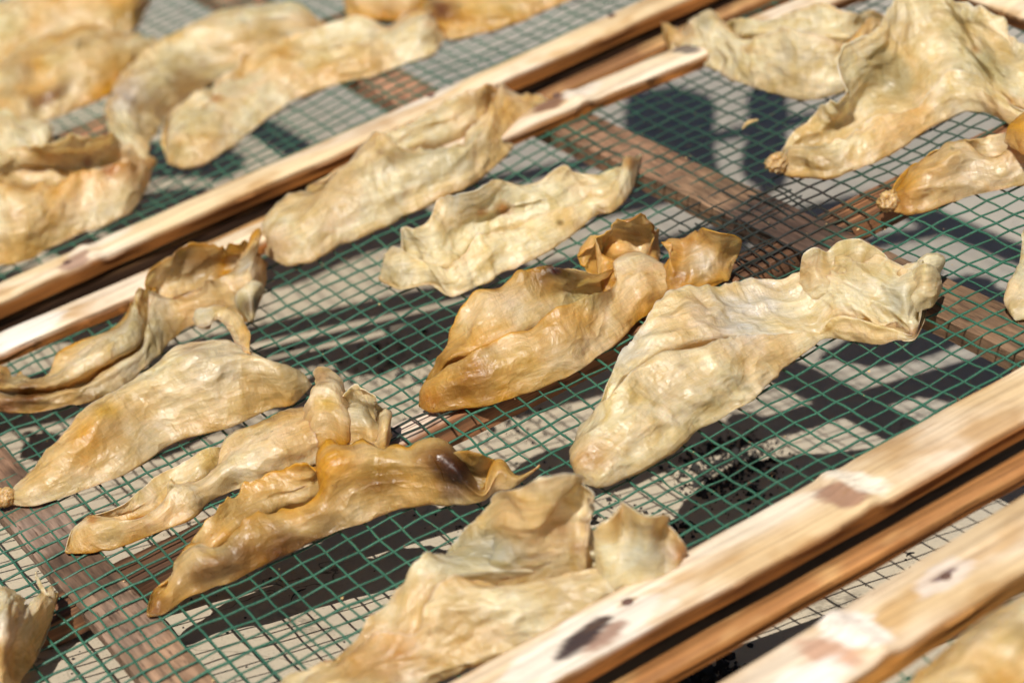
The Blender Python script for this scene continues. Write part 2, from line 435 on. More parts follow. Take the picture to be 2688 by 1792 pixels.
slat('bottom_rail', rk, org, -18, 48, lambda x: -36.1, 2.3, -1.3, -.06, M_SIDE, (.03, .015, .008), (.03, .014, .007), seed=6, white=-3)  # added rail, its near-black colour stands for shade in the slot
slat('bottom_rail', rk, org, -18, 48, lambda x: -38.7+.010*(x-5), 1.1, -.85, .0, M_SIDE, (.27, .12, .038), FIB, seed=2, crown=.2, white=-1)
slat('top_rail', rk, org, -21, 40, lambda x: 5.2-.062*(x+5)+(-.0009*max(0, x-10)**2), 2.1, .08, .85, M_TOP, (.68, .55, .36), FIB, nodes=(19.4, -13),
     spots=[(18.2, 4.2, 1.0, .75, 0, (.20, .10, .06), .9), (16.8, 4.9, 1.4, .28, .0, (.13, .13, .17), .9), (20.0, 4.0, 1.0, .9, 0, (.70,.63,.54), .8),
            (6.0, 5.4, 3.6, .3, 0, (.30, .22, .25), .8), (26.0, 3.2, .5, .9, .3, (.05, .045, .05), .8), (-11, 5.6, 2.5, 1.2, 0, (.70,.65,.58), .8)], seed=3, white=.75)
slat('end_rail', rk, org, -40, 6, lambda y: 39.1, 2.6, .08, .95, M_TOP, (.72, .58, .40), FIB, nodes=(-4.6, -25), seed=4, along='y', white=.8,
     spots=[(-4.6, 39.1, .35, 1.3, 0, (.40, .22, .12), .7)])
BRN = (.19, .120, .077)
board('crossbar', rk, org, -38, 6, -17.1, -14.9, -.95, -.06, BRN, seed=11,
      spots=[(-33, -16, 7, 3, 0, (.38, .22, .125), .85), (-25, -15.5, 3, 1.2, 0, (.30, .18, .11), .7), (-20.5, -16.3, 2.2, 1.4, 0, (.24, .155, .11), .7), (-15, -15.6, 3, 1.5, 0, (.065, .035, .022), .75), (-11, -16.2, 2.0, 1.6, 0, (.23, .16, .125), .7), (-6, -16.0, 2.5, 1.3, 0, (.085, .048, .030), .6), (-2, -16.2, 3, 3, 0, (.26, .145, .085), .6)])
board('crossbar', rk, org, -38, 6, 18.7, 21.0, -1.15, -.06, (.175, .105, .060), seed=12, skew=-.03,
      spots=[(-15.5, 18.8, 3.5, 3, 0, (.05, .03, .025), .75), (-2, 19, 5, 2, 0, (.27, .145, .085), .6)])
board('batten', rk, org, -21, 39, -17.75, -15.75, -1.35, -.22, (.22, .10, .045), seed=13, along='x', mat=M_SIDE,
      spots=[(-1.2, -16.2, 2.6, 1.0, 0, (.62, .50, .40), .85), (-12, -16.5, 6, 2, 0, (.07, .035, .02), .85), (18, -16.5, 3.5, 2, 0, (.05, .03, .02), .7)])
dark_spots1 = [(30, -6, 13, 12, .0, (.010, .030, .022), .75), (18.6, -15.8, 4.6, 2.6, .6, BLACK, .95), (17.3, -12.0, 3.0, 2.2, .3, BLACK, .8), (24.5, -17.5, 5.0, 1.6, 0, (.03, .035, .02), .6), (-1.2, -16.9, 2.3, .8, 0, BLACK, .8), (-8, -16.8, 3, .7, 0, (.02, .05, .03), .6)]  # charred wires at the crossbar junction, other patches simply darker
XS = [-21, -16.0, 19.3, 39]; YS = [-36.5, -16.8, 5]
wire_net(rk, org, -21, 39, -37.4, 6, XS, YS, seed=1, dark_spots=dark_spots1)
wire_net(rk, org, 14.0, 21.0, -19.0, -12.0, XS, YS, seed=5, off=(.45, .5), z=-.04, dark_spots=[(17, -15, 9, 9, 0, BLACK, .9)], name='wire_patch', amp=2.2, rad=.045)

RACKS = [(rk, org, [(-2.0, -36.25, 1.02), (20.0, -36.2, 1.02), (18.9, 4.6, .84)])]
# rack behind
org = (-20, 9, 0)
rk = empty('drying_rack', org)
tag(rk, 'rear drying rack, out of focus at top left beyond the narrow gap', 'drying rack', 'bamboo and wire drying racks')
slat('top_rail', rk, org, -20, 60, lambda x: 10.4-.022*(x+10)+(.00025*(x-10)**2), 2.1, .08, 1.05, M_TOP, (.62, .47, .28), FIB, nodes=(-5.4, 40),
     spots=[(-6.2, 10.0, .8, .6, .3, (.28, .17, .12), .9), (-4.5, 10.9, 1.8, .5, 0, (.68,.60,.50), .7), (14.6, 11.1, .22, .16, 0, (.10, .07, .06), 1), (14.4, 10.6, 1.6, .6, 0, (.68,.60,.50), .7), (25.8, 11.2, .3, .2, 0, (.3, .25, .22), 1), (25.6, 11.0, 1.3, .4, 0, (.68,.60,.50), .6)], seed=31, white=.1)
slat('bottom_rail', rk, org, -20, 60, lambda x: 10.6-.022*(x+10), 1.6, -1.4, -.06, M_SIDE, (.03, .015, .008), (.03, .014, .007), seed=36, white=-3)  # added likewise, near-black for the shaded gap under the rear rail
slat('bottom_rail', rk, org, -20, 60, lambda x: 7.9-.006*(x+10), 1.15, -1.2, -.05, M_SIDE, (.20, .092, .035), FIB, nodes=(18.2,), seed=32, crown=.25, white=-1)
board('crossbar', rk, org, 8, 70, 13.9, 16.3, -1.1, -.06, (.33, .17, .10), seed=33)
board('crossbar', rk, org, 8, 70, -17.8, -14.6, -1.1, -.06, (.30, .19, .14), seed=34)
board('batten', rk, org, -19, 58, 27.2, 29.4, -1.4, -.2, (.26, .13, .07), seed=35, along='x', mat=M_SIDE)
wire_net(rk, org, -20, 58, 9.7, 60, [-16, 15, 50], [10, 28, 60], seed=2)
RACKS.append((rk, org, [(14.6, 10.5, 1.02), (25.8, 10.3, 1.02), (-6.6, 10.2, 1.02)]))
# rack in front
org = (-20, -60, 0)
rk = empty('drying_rack', org)
tag(rk, 'nearest drying rack, only a wide pale rail and some net at bottom right', 'drying rack', 'bamboo and wire drying racks')
slat('top_rail', rk, org, -14, 44, lambda x: -43.9+.055*(x-5), 3.4, .08, 1.1, M_TOP, SKIN, (.42, .20, .05), nodes=(2.6,),
     spots=[(1.3, -44.2, .7, 1.3, .3, (.46, .26, .17), .85), (2.6, -43.6, .8, 1.5, .2, (.74,.66,.58), .9), (-1.0, -45, 2.2, 1.0, 0, (.74,.67,.60), .85), (6.6, -43.6, .36, .22, .2, (.09, .05, .06), 1), (6.6, -43.6, 1.2, .66, .2, (.68, .62, .58), .6), (6.6, -43.6, .40, .2, .2, (.10, .05, .06), 1)], seed=41, white=.45)
board('batten', rk, org, -12, 44, -47.6, -46.2, -1.3, -.2, (.30, .15, .06), seed=42, along='x', mat=M_SIDE)
wire_net(rk, org, -10, 40, -66, -43, [-16, 50], [-44, -70], seed=3)

RACKS.append((rk, org, [(6.6, -43.7, 1.06), (-6.5, -44.6, 1.06)]))
def nail(parent, org, x, y, z):
    V = []; k = 12
    for (r_, h) in ((.20, 0), (.22, .05), (.17, .09), (0.001, .10)):
        for q in range(k): V.append((x+r_*math.cos(q*6.2832/k), y+r_*math.sin(q*6.2832/k), z+h))
    Fc = [(i*k+q, i*k+(q+1) % k, (i+1)*k+(q+1) % k, (i+1)*k+q) for i in range(3) for q in range(k)]
    mesh_obj('nail', V, Fc, M_RUST, parent, org)
M_RUST = mat_flat('rusty_iron', (.10, .05, .035), .7)
for pa, og, pts in RACKS:
    for (x, y, z) in pts: nail(pa, og, x, y, z)

# ------------------------------------------------------------------ fish maws
PALE = np.array((.97, .815, .43)); AMB = np.array((.76, .325, .020)); BRNM = np.array((.17, .07, .02))
DOME = ('c', [(0, .5), (.16, .74), (.38, .86), (.6, .92), (.82, .98), (1, 1)])
ARCH = ('c', [(0, .72), (.14, .9), (.34, .95), (.58, .93), (.82, .96), (1, 1)])
BENT = ('c', [(0, .8), (.16, .95), (.32, .95), (.5, .8), (.75, .6), (1, 1)])
def TR(r, back=.66, inn=.54, deep=.42, rim=.84): return ('o', r, back, inn, deep, rim)
def WL(h): return ('c', [(0, h), (.2, h), (.4, h), (.6, h*.5+.5), (.8, 1), (1, 1)])
def closed_prof(p):
    if p[0] == 'c': return p[1]
    _, r, back, inn, deep, rim = p
    return [(0, back), (r*.5, inn), (r*.93, deep), (r+.02, rim), (r+(1-r)*.5, .95), (1, 1)]
def front_prof(p):
    if p[0] == 'c': return [(0, p[1][0][1]-.02)]+[(t, sh) for t, sh in p[1][1:]]
    _, r, back, inn, deep, rim = p
    return [(r, rim), (r+.14*(1-r), min(1, rim+.05)), (r+.36*(1-r), .95), (r+.6*(1-r), .97), (r+.82*(1-r), .99), (1, 1)]
def back_prof(p):
    if p[0] == 'c':
        b0 = p[1][0][1]
        return [(0, b0-.05), (.07, b0*.75), (.2, b0*.5), (.4, .25), (.65, .15), (.9, .1)]
    _, r, back, inn, deep, rim = p
    return [(0, back), (r*.33, (back+inn)/2), (r*.66, (inn+deep)/2), (r, deep), (r+.3*(1-r), .10), (r+.75*(1-r), .05)]
def cat(P, n):
    """Catmull-Rom along axis 0 with n samples per span"""
    m_ = len(P); out = []
    for i in range(m_-1):
        p0 = P[max(i-1, 0)]; p1 = P[i]; p2 = P[i+1]; p3 = P[min(i+2, m_-1)]
        for k in range(n):
            t = k/n
            out.append(.5*((2*p1)+(-p0+p2)*t+(2*p0-5*p1+4*p2-p3)*t*t+(-p0+3*p1-3*p2+p3)*t**3))
    out.append(P[-1]); return np.array(out)
def sheet(st, z0=0.0, zs=1.0, seed=0, wr=1.0, edge=1.0, under=True, base=.12, prof=closed_prof):
    ctl = []
    for s in st:
        if len(s) == 2: Tx, Ty = s; Bx, By = s[0]+2, s[1]+3; pr = DOME; zz = z0
        else:
            Tx, Ty, Bx, By = s[:4]; pr = s[4] if len(s) > 4 else DOME; zz = z0+(s[5] if len(s) > 5 else 0)
        H = math.hypot(By-Ty, (Bx-Tx)*.35)
        row = []
        for t, sh in prof(pr):
            px = Tx+(Bx-Tx)*t; py = Ty+(By-Ty)*t
            z = zz+base+zs*(1-t)*H/52*sh*.92
            row.append(at(px, py, z))
        if under:
            B = row[-1]; T = row[0]
            zb = zz+.10
            for q in (.16, .34):
                r_ = B+(T-B)*q; r_[2] = zb+.12*(len(s) == 2); row.append(r_)
        ctl.append(row)
    ctl = np.array(ctl)                       # N x K x 3
    L_ = np.linalg.norm(np.diff(ctl[:, 3], axis=0), axis=1).mean()
    nu = int(np.clip(L_/.11, 6, 26)); A = cat(ctl, nu)
    W_ = np.linalg.norm(np.diff(A[len(A)//2], axis=0), axis=1).mean()
    nv = int(np.clip(W_/.11, 4, 12))
    A = cat(A.transpose(1, 0, 2), nv).transpose(1, 0, 2)
    nU, nV = A.shape[:2]
    # sheet coordinates
    du = np.concatenate([np.zeros((1, nV)), np.cumsum(np.linalg.norm(np.diff(A, axis=0), axis=2), 0)], 0)
    du = np.repeat(du[:, nV//2:nV//2+1], nV, 1)
    dv = np.concatenate([np.zeros((nU, 1)), np.cumsum(np.linalg.norm(np.diff(A, axis=1), axis=2), 1)], 1)
    dv = dv-dv[:, nV//2:nV//2+1]
    def nrm(A):
        gu = np.gradient(A, axis=0); gv = np.gradient(A, axis=1)
        n_ = np.cross(gv, gu); l = np.linalg.norm(n_, axis=2, keepdims=True)
        n_ = n_/np.maximum(l, 1e-6); return n_
    N = nrm(A)
    wid = dv[:, -1]-dv[:, 0]; fade = np.clip(wid/3.0, .12, 1)[:, None]
    Q = S3(du, dv, seed*7.3)
    def rid(P): return 1-2*np.abs(noise(P))
    def crz(P): return np.clip(1-1.6*np.abs(noise(P)), 0, 1)**2.2
    warp = noise(Q*np.array([.25, .25, 1]))*1.2
    Qw = Q+S3(warp, warp*.7, 0)
    am = np.clip(.5+.9*noise(Q*np.array([.12, .3, 1])+77), .1, 1.3)
    d = .26*noise(Qw*np.array([.20, .40, 1]))+.24*am*(rid(Qw*np.array([.24, .5, 1])+9)-.3) \
        + .17*am*(crz(Qw*np.array([.45, .8, 1])+21)-.3)-.12*am*crz(Qw*np.array([.7, .6, 1])+51)+.06*am*(crz(Qw*np.array([1.2, 1.6, 1])+31)-.3)+.015*am*rid(Qw*np.array([2.2, 4.2, 1])+40)
    vfrac = np.linspace(0, 1, nV)[None, :]
    visible = np.clip((.80-vfrac)/.1, .2, 1)
    A = A+N*(d*fade*visible*wr)[..., None]
    curl = (.75*noise(S3(du*.33, seed+8.5, 6.))+.35*noise(S3(du*.8, seed+1.5, 9.)))*np.exp(-(vfrac/.16)**2)
    A = A+N*(curl*fade*edge)[..., None]
    # ruffled free rim (top) and slightly wavy lower edge
    ra = np.clip(.3+1.3*noise(S3(du*.22, seed+2.5, 4.)), .08, 1.3)
    ru = .34*noise(S3(du*.45, seed+.5, 3.))+ra*(.20*noise(S3(du*1.5, seed+.5, 8.))+.16*noise(S3(du*2.9, seed, 1.)))
    k = np.clip(1-vfrac/.13, 0, 1)**1.5*fade*edge
    up = np.array(UP)*.75+np.array((0, 0, .5))
    A = A+(ru*k)[..., None]*up
    rl = .10*noise(S3(du*1.3, seed+4.5, 5.))
    kb = np.exp(-((vfrac-.72)/.08)**2)*fade*edge
    A = A-(rl*kb)[..., None]*np.array(UP)
    # solid knot at the tips: never fully collapsed
    A[..., 2] = np.maximum(A[..., 2], z0*.5+.07)
    return A, du, dv, vfrac
def grid_mesh(A, th):
    nU, nV = A.shape[:2]
    gu = np.gradient(A, axis=0); gv = np.gradient(A, axis=1)
    n_ = np.cross(gv, gu); l = np.linalg.norm(n_, axis=2, keepdims=True); n_ = n_/np.maximum(l, 1e-6)
    vf = np.linspace(0, 1, nV)[None, :, None]
    Bm = A-n_*th*(1+.3*np.exp(-(vf/.02)**2))
    V = np.concatenate([A.reshape(-1, 3), Bm.reshape(-1, 3)])
    idx = np.arange(nU*nV).reshape(nU, nV)
    a, b, c, d_ = idx[:-1, :-1].ravel(), idx[1:, :-1].ravel(), idx[1:, 1:].ravel(), idx[:-1, 1:].ravel()
    off = nU*nV
    F1 = np.stack([a, d_, c, b], 1); F2 = np.stack([a, b, c, d_], 1)+off
    def strip(e): return np.stack([e[:-1], e[1:], e[1:]+off, e[:-1]+off], 1)
    F3 = np.concatenate([strip(idx[:, 0]), strip(idx[:, -1])[:, ::-1], strip(idx[0, :])[:, ::-1], strip(idx[-1, :])])
    return V, np.concatenate([F1, F2, F3])
MAWN = 0
def maw(label, patches, amber=.25, brown=0.0, tints=(), knots=(), wr=1.0, seed=None, th=.028, z0=0.0, edge=1.0, rimc=.5):
    """patches: lists of stations along the maw; stains (px,py,r,rgb,strength) are brown or clear spots of the skin, and shade painted in hollows"""
    global MAWN
    MAWN += 1; seed = seed or MAWN
    Vs, Fs, Cs, UVs = [], [], [], []; n0 = 0; jobs = []
    for i, pt in enumerate(patches):
        kw = {}
        if isinstance(pt, dict): kw = {k: v for k, v in pt.items() if k != 'st'}; pt = pt['st']
        kw.setdefault('wr', wr); kw.setdefault('edge', edge)
        jobs.append((pt, dict(kw), i))
    sheets = []
    for pt, kw, i in jobs:
        zz = kw.pop('z0', 0)+z0
        if any(len(q) > 4 and q[4][0] == 'o' for q in pt):
            sheets.append((sheet(pt, z0=zz, seed=seed+i*.37+.11, prof=back_prof, under=False, **kw)))
            sheets.append((sheet(pt, z0=zz, seed=seed+i*.37, prof=front_prof, **kw)))
        else: sheets.append(sheet(pt, z0=zz, seed=seed+i*.37, **kw))
    for A, du, dv, vf in sheets:
        V, Fc = grid_mesh(A, th)
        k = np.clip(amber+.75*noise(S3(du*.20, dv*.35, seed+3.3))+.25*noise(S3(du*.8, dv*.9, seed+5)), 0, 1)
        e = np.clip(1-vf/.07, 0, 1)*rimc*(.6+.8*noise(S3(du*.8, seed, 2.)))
        lowf = .30*np.exp(-((vf-.74)/.10)**2)*(.5+.8*noise(S3(du*.5, seed, 12.)))  # amber painted along the lower fold for light glowing through the skin
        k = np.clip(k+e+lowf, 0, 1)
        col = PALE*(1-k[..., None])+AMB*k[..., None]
        if amber < .35:
            lip = (.6*np.exp(-(vf/.018)**2))[..., None]*np.ones_like(col); col = col*(1-lip)+np.array((.92, .84, .62))*lip  # pale lip painted for the glow of light in the thin rim
        kk = np.clip(noise(S3(du*.35, dv*.5, seed+13.))*2.2-1.25+amber*.5+brown, 0, .85)[..., None]
        col = col*(1-kk)+np.array((.20, .075, .012))*kk
        px, py = pix(A.reshape(-1, 3)); px = px.reshape(A.shape[:2]); py = py.reshape(A.shape[:2])
        for (sx, sy, sr, rgb, st_) in tints:
            dd = np.hypot(px-sx, (py-sy)*1.25)/sr+.45*noise(S3(du*1.0, dv*1.0, sx*.01))
            q = (np.clip(1.2-dd, 0, 1)**.8*st_)[..., None]
            q = np.clip(q, 0, 1); col = col*(1-q)+np.array(rgb)**1.6*q
        col = np.clip(col, .004, .95)
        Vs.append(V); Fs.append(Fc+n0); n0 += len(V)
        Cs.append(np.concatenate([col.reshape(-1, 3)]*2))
        uv = np.stack([du, dv], -1).reshape(-1, 2)*CELL; UVs.append(np.concatenate([uv]*2))
    V = np.concatenate(Vs)
    c = V.mean(0); org = np.array((c[0], c[1], 0.0))
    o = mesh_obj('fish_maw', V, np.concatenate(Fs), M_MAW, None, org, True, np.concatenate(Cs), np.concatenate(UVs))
    tag(o, label, 'fish maw', 'dried fish maws spread on the racks')
    for (kx, ky, kr, kz) in knots:
        c0 = at(kx, ky, kz); bm = bmesh.new(); bmesh.ops.create_icosphere(bm, subdivisions=4, radius=1)
        P = np.array([v.co for v in bm.verts]); f_ = [[v.index for v in f.verts] for f in bm.faces]; bm.free()
        r_ = kr/55.0
        dn = 1+.42*(1-2*np.abs(noise(P*1.7+seed)))+.22*noise(P*4+seed)
        dn = dn-.55*np.exp(-((P-np.array((-.5, -.6, .6)))**2).sum(1)/.16)
        P = P*dn[:, None]*r_*np.array((1.1, .9, .9))
        colk = np.tile(np.array((.62, .42, .19)), (len(P), 1))*(1+.5*noise(P*3/r_))[:, None]
        k_ = mesh_obj('tied_end', P+c0, f_, M_MAW, o, org, True, np.clip(colk, .01, 1), P[:, :2]*CELL)
    return o
CLEAR = (.80, .76, .62); GREY = (.52, .50, .40); ORG = (.66, .30, .03); BR = (.20, .08, .02); DK = (.07, .03, .012); RED = (.35, .12, .05); YEL = (.80, .55, .12)

T3 = TR(.3); T4 = TR(.42); T5 = TR(.55); T7 = TR(.7); T8 = TR(.83)
# --- middle of the central rack
maw('large amber maw in the middle, pointed front end and two curled lobes behind', [
    [(1099, 1064), (1116, 1000, 1135, 1079), (1160, 910, 1229, 1073, TR(.25, .55, .66, .70, .74)), (1206, 845, 1306, 1059, TR(.40, .55, .72, .70, .78)), (1283, 768, 1401, 1025, TR(.47, .6, .70, .64, .76)), (1359, 726, 1500, 985, TR(.46, .62, .66, .58, .78)),
     (1440, 703, 1560, 945, TR(.44, .66, .6, .42, .82)), (1520, 694, 1620, 895, TR(.44, .75, .5, .25, .84)), (1583, 712, 1670, 850, TR(.3, .7, .55, .4, .8)), (1650, 680, 1720, 818), (1740, 698, 1775, 775), (1830, 728, 1825, 762), (1917, 708)],
    dict(st=[(1600, 790), (1566, 680, 1602, 800, WL(.85)), (1566, 625, 1625, 790, WL(.95)), (1598, 574, 1655, 770, TR(.45, .9, .75, .7, .85)), (1640, 548, 1685, 755, TR(.55, .97, .7, .6, .85)), (1688, 556, 1705, 735, TR(.6, .97, .7, .6, .85)), (1718, 600, 1722, 715, WL(.7)), (1730, 670)], z0=.2, zs=.95, base=.1, wr=2.0, edge=1.2),
    dict(st=[(1715, 740), (1740, 690, 1745, 775, WL(.8)), (1752, 632, 1778, 782, WL(.95)), (1788, 600, 1812, 778, WL(.68)), (1838, 590, 1848, 765, WL(.75)), (1884, 600, 1882, 748, WL(.95)), (1909, 640, 1905, 735, WL(.7)), (1920, 706)], z0=.1, zs=.9, wr=2.0, edge=1.2)],
    amber=.62, knots=[], tints=[(1455, 712, 42, DK, 1), (1420, 730, 60, BR, .6), (1120, 1050, 50, ORG, .45), (1250, 990, 95, (.42, .22, .06), .55), (1340, 800, 60, CLEAR, .35), (1520, 780, 60, (.66, .58, .34), .7), (1650, 600, 45, RED, .5), (1800, 640, 45, ORG, .5), (1840, 690, 50, CLEAR, .6), (1400, 960, 80, YEL, .35), (1450, 870, 90, (.7, .5, .24), .5)], edge=.7, brown=.15)
maw('largest pale maw right of centre, silvery open sheet with a drooping front fold', [
    [(1530, 1266), (1499, 1190, 1600, 1264), (1535, 1110, 1680, 1230), (1590, 1020, 1755, 1187, TR(.10, .7, .7, .7, .84)), (1632, 920, 1826, 1132, TR(.22, .6, .66, .66, .84)), (1690, 830, 1903, 1092, TR(.33, .55, .64, .64, .84)), (1775, 766, 1975, 1052, TR(.44, .5, .6, .6, .84)), (1880, 756, 2037, 982, TR(.56, .5, .58, .58, .85)),
     (1972, 749, 2125, 916, TR(.76, .5, .6, .62, .9)), (2060, 735, 2165, 888, TR(.88, .5, .6, .66, .95)), (2130, 700, 2240, 893, TR(.66, .5, .6, .58, .95)), (2215, 672, 2310, 904, TR(.74, .5, .6, .6, .95)), (2300, 680, 2350, 893, TR(.85, .5, .62, .66, .9)), (2380, 697, 2405, 885, TR(.92, .55, .7, .8, .9)), (2440, 700, 2432, 812), (2469, 742)],
    dict(st=[(2098, 765), (2108, 696, 2130, 790, WL(.85)), (2122, 648, 2160, 790, WL(.9)), (2165, 660, 2190, 785, WL(.68)), (2205, 630, 2230, 775, WL(.72)), (2255, 626, 2262, 765, WL(.86)), (2308, 656, 2308, 760, WL(.72)), (2340, 706, 2340, 770, WL(.8)), (2356, 762)], z0=.9, edge=.5, wr=1.6),
    dict(st=[(2340, 760), (2362, 702, 2372, 800, WL(.8)), (2395, 706, 2400, 820, WL(.6)), (2428, 690, 2428, 810, WL(.95)), (2458, 708, 2450, 800, WL(.7)), (2472, 750)], z0=.6, edge=.3)],
    amber=.04, tints=[(1555, 1200, 60, (.7, .42, .2), .6), (1950, 820, 130, (.84, .82, .72), .7), (1750, 1000, 110, (.74, .54, .28), .5), (2240, 700, 70, (.74, .56, .28), .5), (2360, 790, 60, GREY, .5), (2400, 870, 26, ORG, .7), (1850, 1100, 80, (.74, .58, .3), .5), (1640, 900, 60, (.84, .82, .72), .6), (1790, 960, 14, RED, .5), (1960, 1020, 14, BR, .5), (2150, 870, 60, (.78, .64, .38), .5)], edge=.6, wr=1.4, rimc=.15)
maw('pale maw lying against the back rail, jagged upper rim and plump rounded left end', [
    [(699, 668), (707, 606, 738, 692), (768, 540, 815, 686), (855, 458, 900, 642), (948, 392, 1000, 598), (1040, 335, 1110, 542, TR(.3, .62, .56, .5, .8)), (1154, 272, 1215, 497, TR(.36, .62, .55, .45, .78)), (1246, 238, 1290, 442, TR(.36, .62, .55, .5, .8)), (1330, 252, 1365, 367), (1410, 262, 1425, 322), (1469, 282)]],
    amber=.10, tints=[(720, 640, 60, (.72, .42, .18), .6), (840, 520, 90, (.78, .58, .3), .4), (1240, 260, 40, (.6, .36, .16), .6), (998, 395, 14, RED, .8), (1090, 520, 40, YEL, .5), (1430, 290, 40, (.72, .55, .25), .6), (1150, 400, 90, (.66, .6, .42), .5)], edge=1.3, rimc=.6)
maw('crumpled pale maw with orange specks, opened like a pod just above the amber one', [
    [(994, 730), (1029, 674, 1045, 764), (1074, 611, 1126, 751, TR(.5, .6, .5, .4, .8)), (1120, 590, 1189, 779, TR(.55, .6, .5, .4)), (1160, 515, 1257, 751, TR(.6, .7, .5, .35)), (1234, 503, 1340, 710, TR(.47, .8, .55, .35)), (1314, 463, 1430, 662, TR(.55, .8, .6, .4)), (1400, 478, 1500, 614, TR(.6)), (1490, 442, 1560, 567, TR(.6)), (1570, 451, 1610, 554, T5), (1646, 425, 1655, 500), (1681, 408)]],
    amber=.05, tints=[(1262, 556, 16, ORG, .9), (1320, 545, 24, ORG, .9), (1655, 420, 30, ORG, .7), (1050, 720, 40, (.4, .26, .1), .5), (1575, 555, 22, RED, .6), (1470, 585, 10, BR, .8), (1060, 640, 60, CLEAR, .4), (1220, 520, 60, CLEAR, .6)], edge=1.1, wr=1.3, rimc=.4)
maw('long smooth golden pale maw on the left, humped, with a small curl on its top', [
    [(2, 1316), (40, 1275, 77, 1330), (96, 1226, 149, 1313), (172, 1147, 268, 1271, ARCH), (245, 1067, 360, 1224, ARCH), (320, 1005, 450, 1162, ARCH), (400, 957, 530, 1138, ARCH), (482, 904, 600, 1125, ARCH), (565, 891, 655, 1100, ARCH), (643, 906, 715, 1072, ARCH), (720, 940, 765, 1062, ARCH), (790, 972, 798, 1030), (817, 1008)],
    dict(st=[(506, 836), (514, 813, 520, 860), (543, 804, 552, 857), (580, 800, 566, 840), (615, 808, 588, 852), (641, 836, 606, 882), (656, 872, 622, 912), (655, 925)], z0=2.1, zs=.5, wr=1.4)],
    amber=.22, knots=[(12, 1305, 20, .5)], tints=[(280, 1080, 40, YEL, .6), (510, 915, 40, (.7, .42, .28), .4), (700, 1010, 90, (.62, .42, .2), .5), (350, 1150, 110, (.78, .68, .48), .5), (560, 960, 90, CLEAR, .4), (530, 830, 40, CLEAR, .6)], edge=.25, wr=.8, rimc=.2)
maw('slender twisted golden maw with an upright puckered crown, between the humped and the brown one', [
    [(172, 1448), (192, 1388, 207, 1454), (235, 1354, 276, 1445), (318, 1314, 344, 1424, TR(.45, .6, .4, .3, .9)), (364, 1288, 430, 1390, TR(.5, .6, .5, .45, .8)), (440, 1245, 510, 1356), (509, 1192, 556, 1312, TR(.5, .6, .6, .55, .75)), (600, 1160, 650, 1278), (700, 1122, 740, 1252), (780, 1072, 840, 1212), (840, 1050, 900, 1200), (905, 1050, 955, 1192), (960, 1075, 995, 1188), (1020, 1140)],
    dict(st=[(790, 1130), (806, 1030, 812, 1165), (820, 972, 835, 1170), (850, 960, 862, 1170), (880, 985, 888, 1168), (900, 1045, 905, 1165), (925, 1140)], z0=.6, zs=.9),
    dict(st=[(885, 1130), (903, 1040, 912, 1165, TR(.7, .9, .5, .4)), (925, 1010, 935, 1175, TR(.75, .9, .5, .35)), (955, 1018, 962, 1180, TR(.8, .9, .5, .35)), (985, 1050, 988, 1185, TR(.8, .9, .5, .35)), (1012, 1085, 1010, 1185), (1027, 1140)], z0=.2, zs=.9)],
    amber=.34, tints=[(240, 1360, 16, ORG, .8), (845, 985, 32, (.66, .33, .15), .6), (855, 1060, 30, YEL, .7), (545, 1200, 40, YEL, .6), (530, 1330, 40, (.3, .15, .06), .5), (960, 1080, 50, GREY, .5), (447, 1276, 9, BR, .9), (290, 1400, 50, (.6, .5, .25), .5)], edge=.6, rimc=.4)
maw('long dark amber maw curved like a banana in the lower middle, hollow brown right end', [
    [(386, 1614), (401, 1556, 432, 1611), (450, 1506, 492, 1568), (488, 1440, 552, 1547), (530, 1376, 620, 1521, TR(.4, .66, .6, .55, .8)), (585, 1315, 700, 1477, TR(.4, .66, .6, .55, .8)), (660, 1262, 785, 1437, TR(.42, .7, .6, .5, .8)), (760, 1224, 880, 1399, TR(.45, .7, .6, .5, .8)), (860, 1194, 960, 1372, ARCH), (960, 1181, 1050, 1333, ARCH), (1060, 1193, 1130, 1320, ARCH), (1160, 1186, 1200, 1320, ARCH), (1250, 1188, 1265, 1315, TR(.8, .8, .3, .1, .5)), (1310, 1222, 1300, 1287), (1360, 1250, 1352, 1275), (1416, 1222)]],
    amber=.72, tints=[(410, 1600, 50, (.35, .16, .03), .8), (520, 1500, 70, (.45, .22, .04), .6), (700, 1440, 110, (.26, .11, .02), .75), (620, 1470, 60, BR, .6), (640, 1340, 110, (.70, .48, .2), .6), (1200, 1250, 75, DK, .95), (1150, 1220, 60, BR, .7), (900, 1300, 90, (.62, .36, .08), .5), (1000, 1230, 60, (.72, .5, .16), .5), (1330, 1240, 50, (.66, .45, .18), .6), (1190, 1300, 30, (.5, .38, .3), .5), (560, 1510, 60, BR, .7), (860, 1390, 60, BR, .55)], edge=.9, wr=1.0, rimc=1.0, brown=.55)  # dark spots at the right end paint the shade in its hollow
